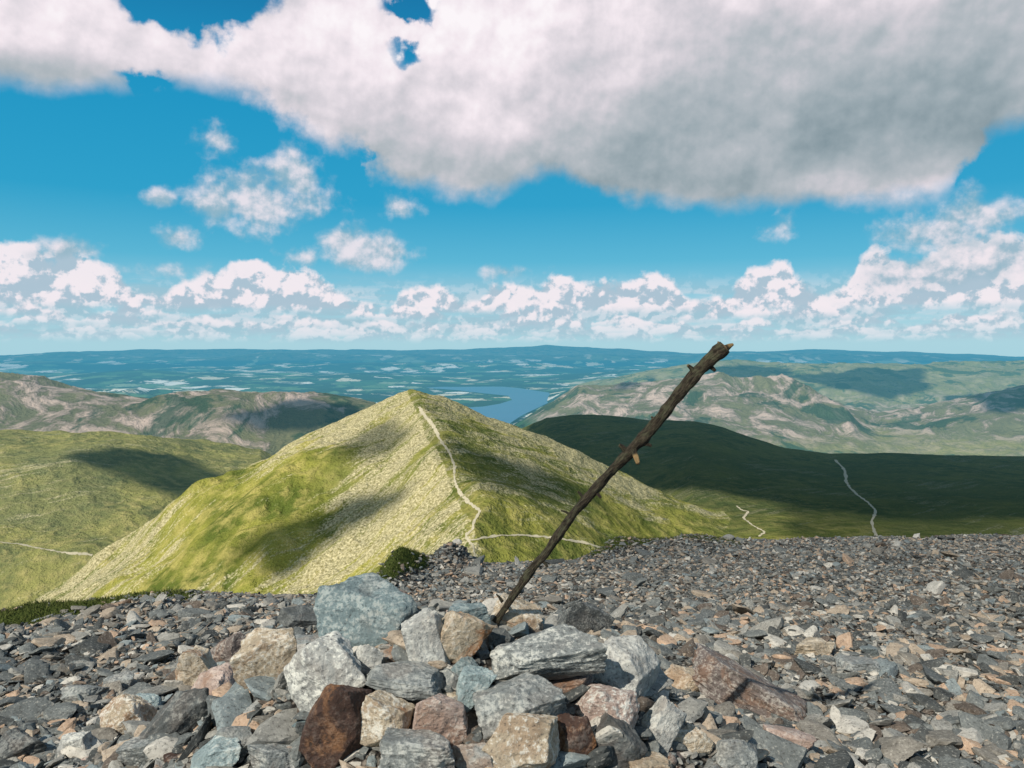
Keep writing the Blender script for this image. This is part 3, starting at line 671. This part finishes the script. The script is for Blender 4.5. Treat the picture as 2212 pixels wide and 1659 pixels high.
lm=T.ss(T.add(T.add(T.mul(eB,1.1),T.mul(mask,0.25)),T.mul(T.sub(fB,0.5),0.8)),-0.35,0.85)
colr=T.mixc(am,colr,T.mixc(lm,(0.30,0.47,0.57),(0.86,0.79,0.84)))
# the great bank
low=[(-500,150),(-200,190),(0,190),(80,198),(200,204),(300,206),(400,210),(480,214),(540,230),(600,264),(660,296),(720,318),(775,338),(800,378),(850,402),(920,415),(1000,425),(1060,430),(1110,410),(1160,392),(1230,398),(1300,425),(1360,445),(1450,458),(1520,462),(1620,455),(1700,452),(1800,444),(1900,448),(2000,444),(2050,430),(2085,405),(2105,365),(2125,325),(2160,288),(2212,264),(2500,250),(2700,240)]
pts=[]
for p,q in low:
    a0,b0=ae(p,q);x0=(a0+0.8)/1.6
    if not pts or x0>pts[-1][0]+0.001: pts.append((x0,b0/0.6))
azw=T.add(az_,T.mul(T.sub(fB,0.5),0.09))
lw=T.mul(T.curve(T.add(T.mul(azw,1/1.6),0.5),[(0.0,0.45)]+pts+[(1.0,0.5)]),0.6)
db=T.m('MINIMUM',T.mul(T.sub(el_,lw),1.8),0.10)
azh=T.add(az_,T.mul(T.sub(fA2,0.5),0.10));elh=T.add(el_,T.add(T.mul(T.sub(fB,0.5),0.08),T.mul(T.sub(fA,0.5),0.03)))
for (cx,cy,rx,ry,s) in [(425,5,105,58,.16),(520,5,60,36,.10),(330,-5,60,36,.09),(872,108,44,22,.11),(905,12,46,26,.11),(850,-5,56,24,.10),(290,158,28,13,.06)]:
    a0,b0=ae(cx,cy);dx=T.mul(T.sub(azh,a0),F/rx);dy=T.mul(T.sub(elh,b0),F/ry)
    gq=T.m('EXPONENT',T.mul(T.add(T.mul(dx,dx),T.mul(dy,dy)),-0.7));db=T.sub(db,T.mul(gq,s))
dd=T.add(T.add(db,T.mul(T.sub(fA2,0.5),0.10)),T.mul(T.sub(fB,0.5),0.045))
ab=T.ss(dd,-0.014,0.040)
def gauss(cx,cy,rx,ry):
    a0,b0=ae(cx,cy);dx=T.mul(T.sub(az_,a0),F/rx);dy=T.mul(T.sub(el_,b0),F/ry)
    return T.m('EXPONENT',T.mul(T.add(T.mul(dx,dx),T.mul(dy,dy)),-1.0))
gy=T.add(T.add(T.mul(gauss(1720,290,430,150),0.42),T.mul(gauss(2200,180,260,170),0.36)),T.add(T.mul(gauss(1050,370,330,70),0.24),T.mul(gauss(1450,400,420,60),0.22)))
gy=T.add(gy,T.mul(gauss(1450,180,500,160),0.18))
gy=T.sub(gy,T.add(T.mul(gauss(1790,388,70,28),0.30),T.add(T.mul(gauss(2030,405,70,26),0.30),T.mul(gauss(1050,110,260,120),0.16))))
gy=T.add(gy,T.mul(gauss(780,270,140,60),0.16));gy=T.add(gy,T.mul(gauss(150,160,330,38),0.28))
li=T.add(T.sub(0.86,gy),T.add(T.mul(eA,0.24),T.add(T.mul(eB,0.12),T.add(T.mul(T.sub(fA,0.5),0.22),T.mul(T.sub(fA2,0.5),0.10)))))
edge=T.sub(1.0,T.ss(dd,0.0,0.09))
li=T.sub(li,T.mul(edge,0.08))
cb_=T.ramp(li,[(0.0,(0.18,0.26,0.30)),(0.28,(0.33,0.40,0.44)),(0.48,(0.46,0.50,0.54)),(0.68,(0.66,0.63,0.68)),(0.88,(0.89,0.81,0.86)),(1.0,(0.97,0.92,0.95))])
colr=T.mixc(ab,colr,cb_)
hz=T.mul(T.m('EXPONENT',T.mul(T.mx(el_,0.0),-55.0)),0.55)
colr=T.mixc(hz,colr,(0.38,0.64,0.73))
bg=T.n('ShaderNodeBackground');T.L.new(colr,bg.inputs[0]);bg.inputs[1].default_value=1.0
# rest of the sky dome: plain sky with broken cloud
oc_=T.noise(dirv,2.6,5,0.55)
rest=T.mixc(T.ss(oc_,0.48,0.62),base,(0.60,0.60,0.65))
bg2=T.n('ShaderNodeBackground');T.L.new(rest,bg2.inputs[0])
fr_=T.mul(T.mul(T.ss(T.m('ABSOLUTE',az_),0.86,0.74),T.ss(el_,0.56,0.46)),T.ss(el_,-0.03,-0.015))
mxs=T.n('ShaderNodeMixShader');T.put(mxs.inputs[0],fr_);T.L.new(bg2.outputs[0],mxs.inputs[1]);T.L.new(bg.outputs[0],mxs.inputs[2])
o=T.n('ShaderNodeOutputWorld');T.L.new(mxs.outputs[0],o.inputs[0])
# ================================================================ SUN + CAMERA
sl=bpy.data.lights.new('sun','SUN');sl.energy=5.0;sl.angle=math.radians(0.53);sl.color=(1.0,0.94,0.84)
so_=bpy.data.objects.new('sun',sl);scene.collection.objects.link(so_)
so_.rotation_euler=Vector(SUN.tolist()).to_track_quat('Z','Y').to_euler()
cam=bpy.data.cameras.new('camera');cam.sensor_width=36;cam.lens=36*F/2212;cam.clip_start=0.05;cam.clip_end=200000
co=bpy.data.objects.new('camera',cam);scene.collection.objects.link(co);co.location=(0,0,0);co.rotation_euler=(math.pi/2-PITCH,0,0);scene.camera=co
scene.view_settings.view_transform='Standard';scene.view_settings.look='None';scene.view_settings.exposure=0
print('verts',len(cairn.data.vertices),len(PP))
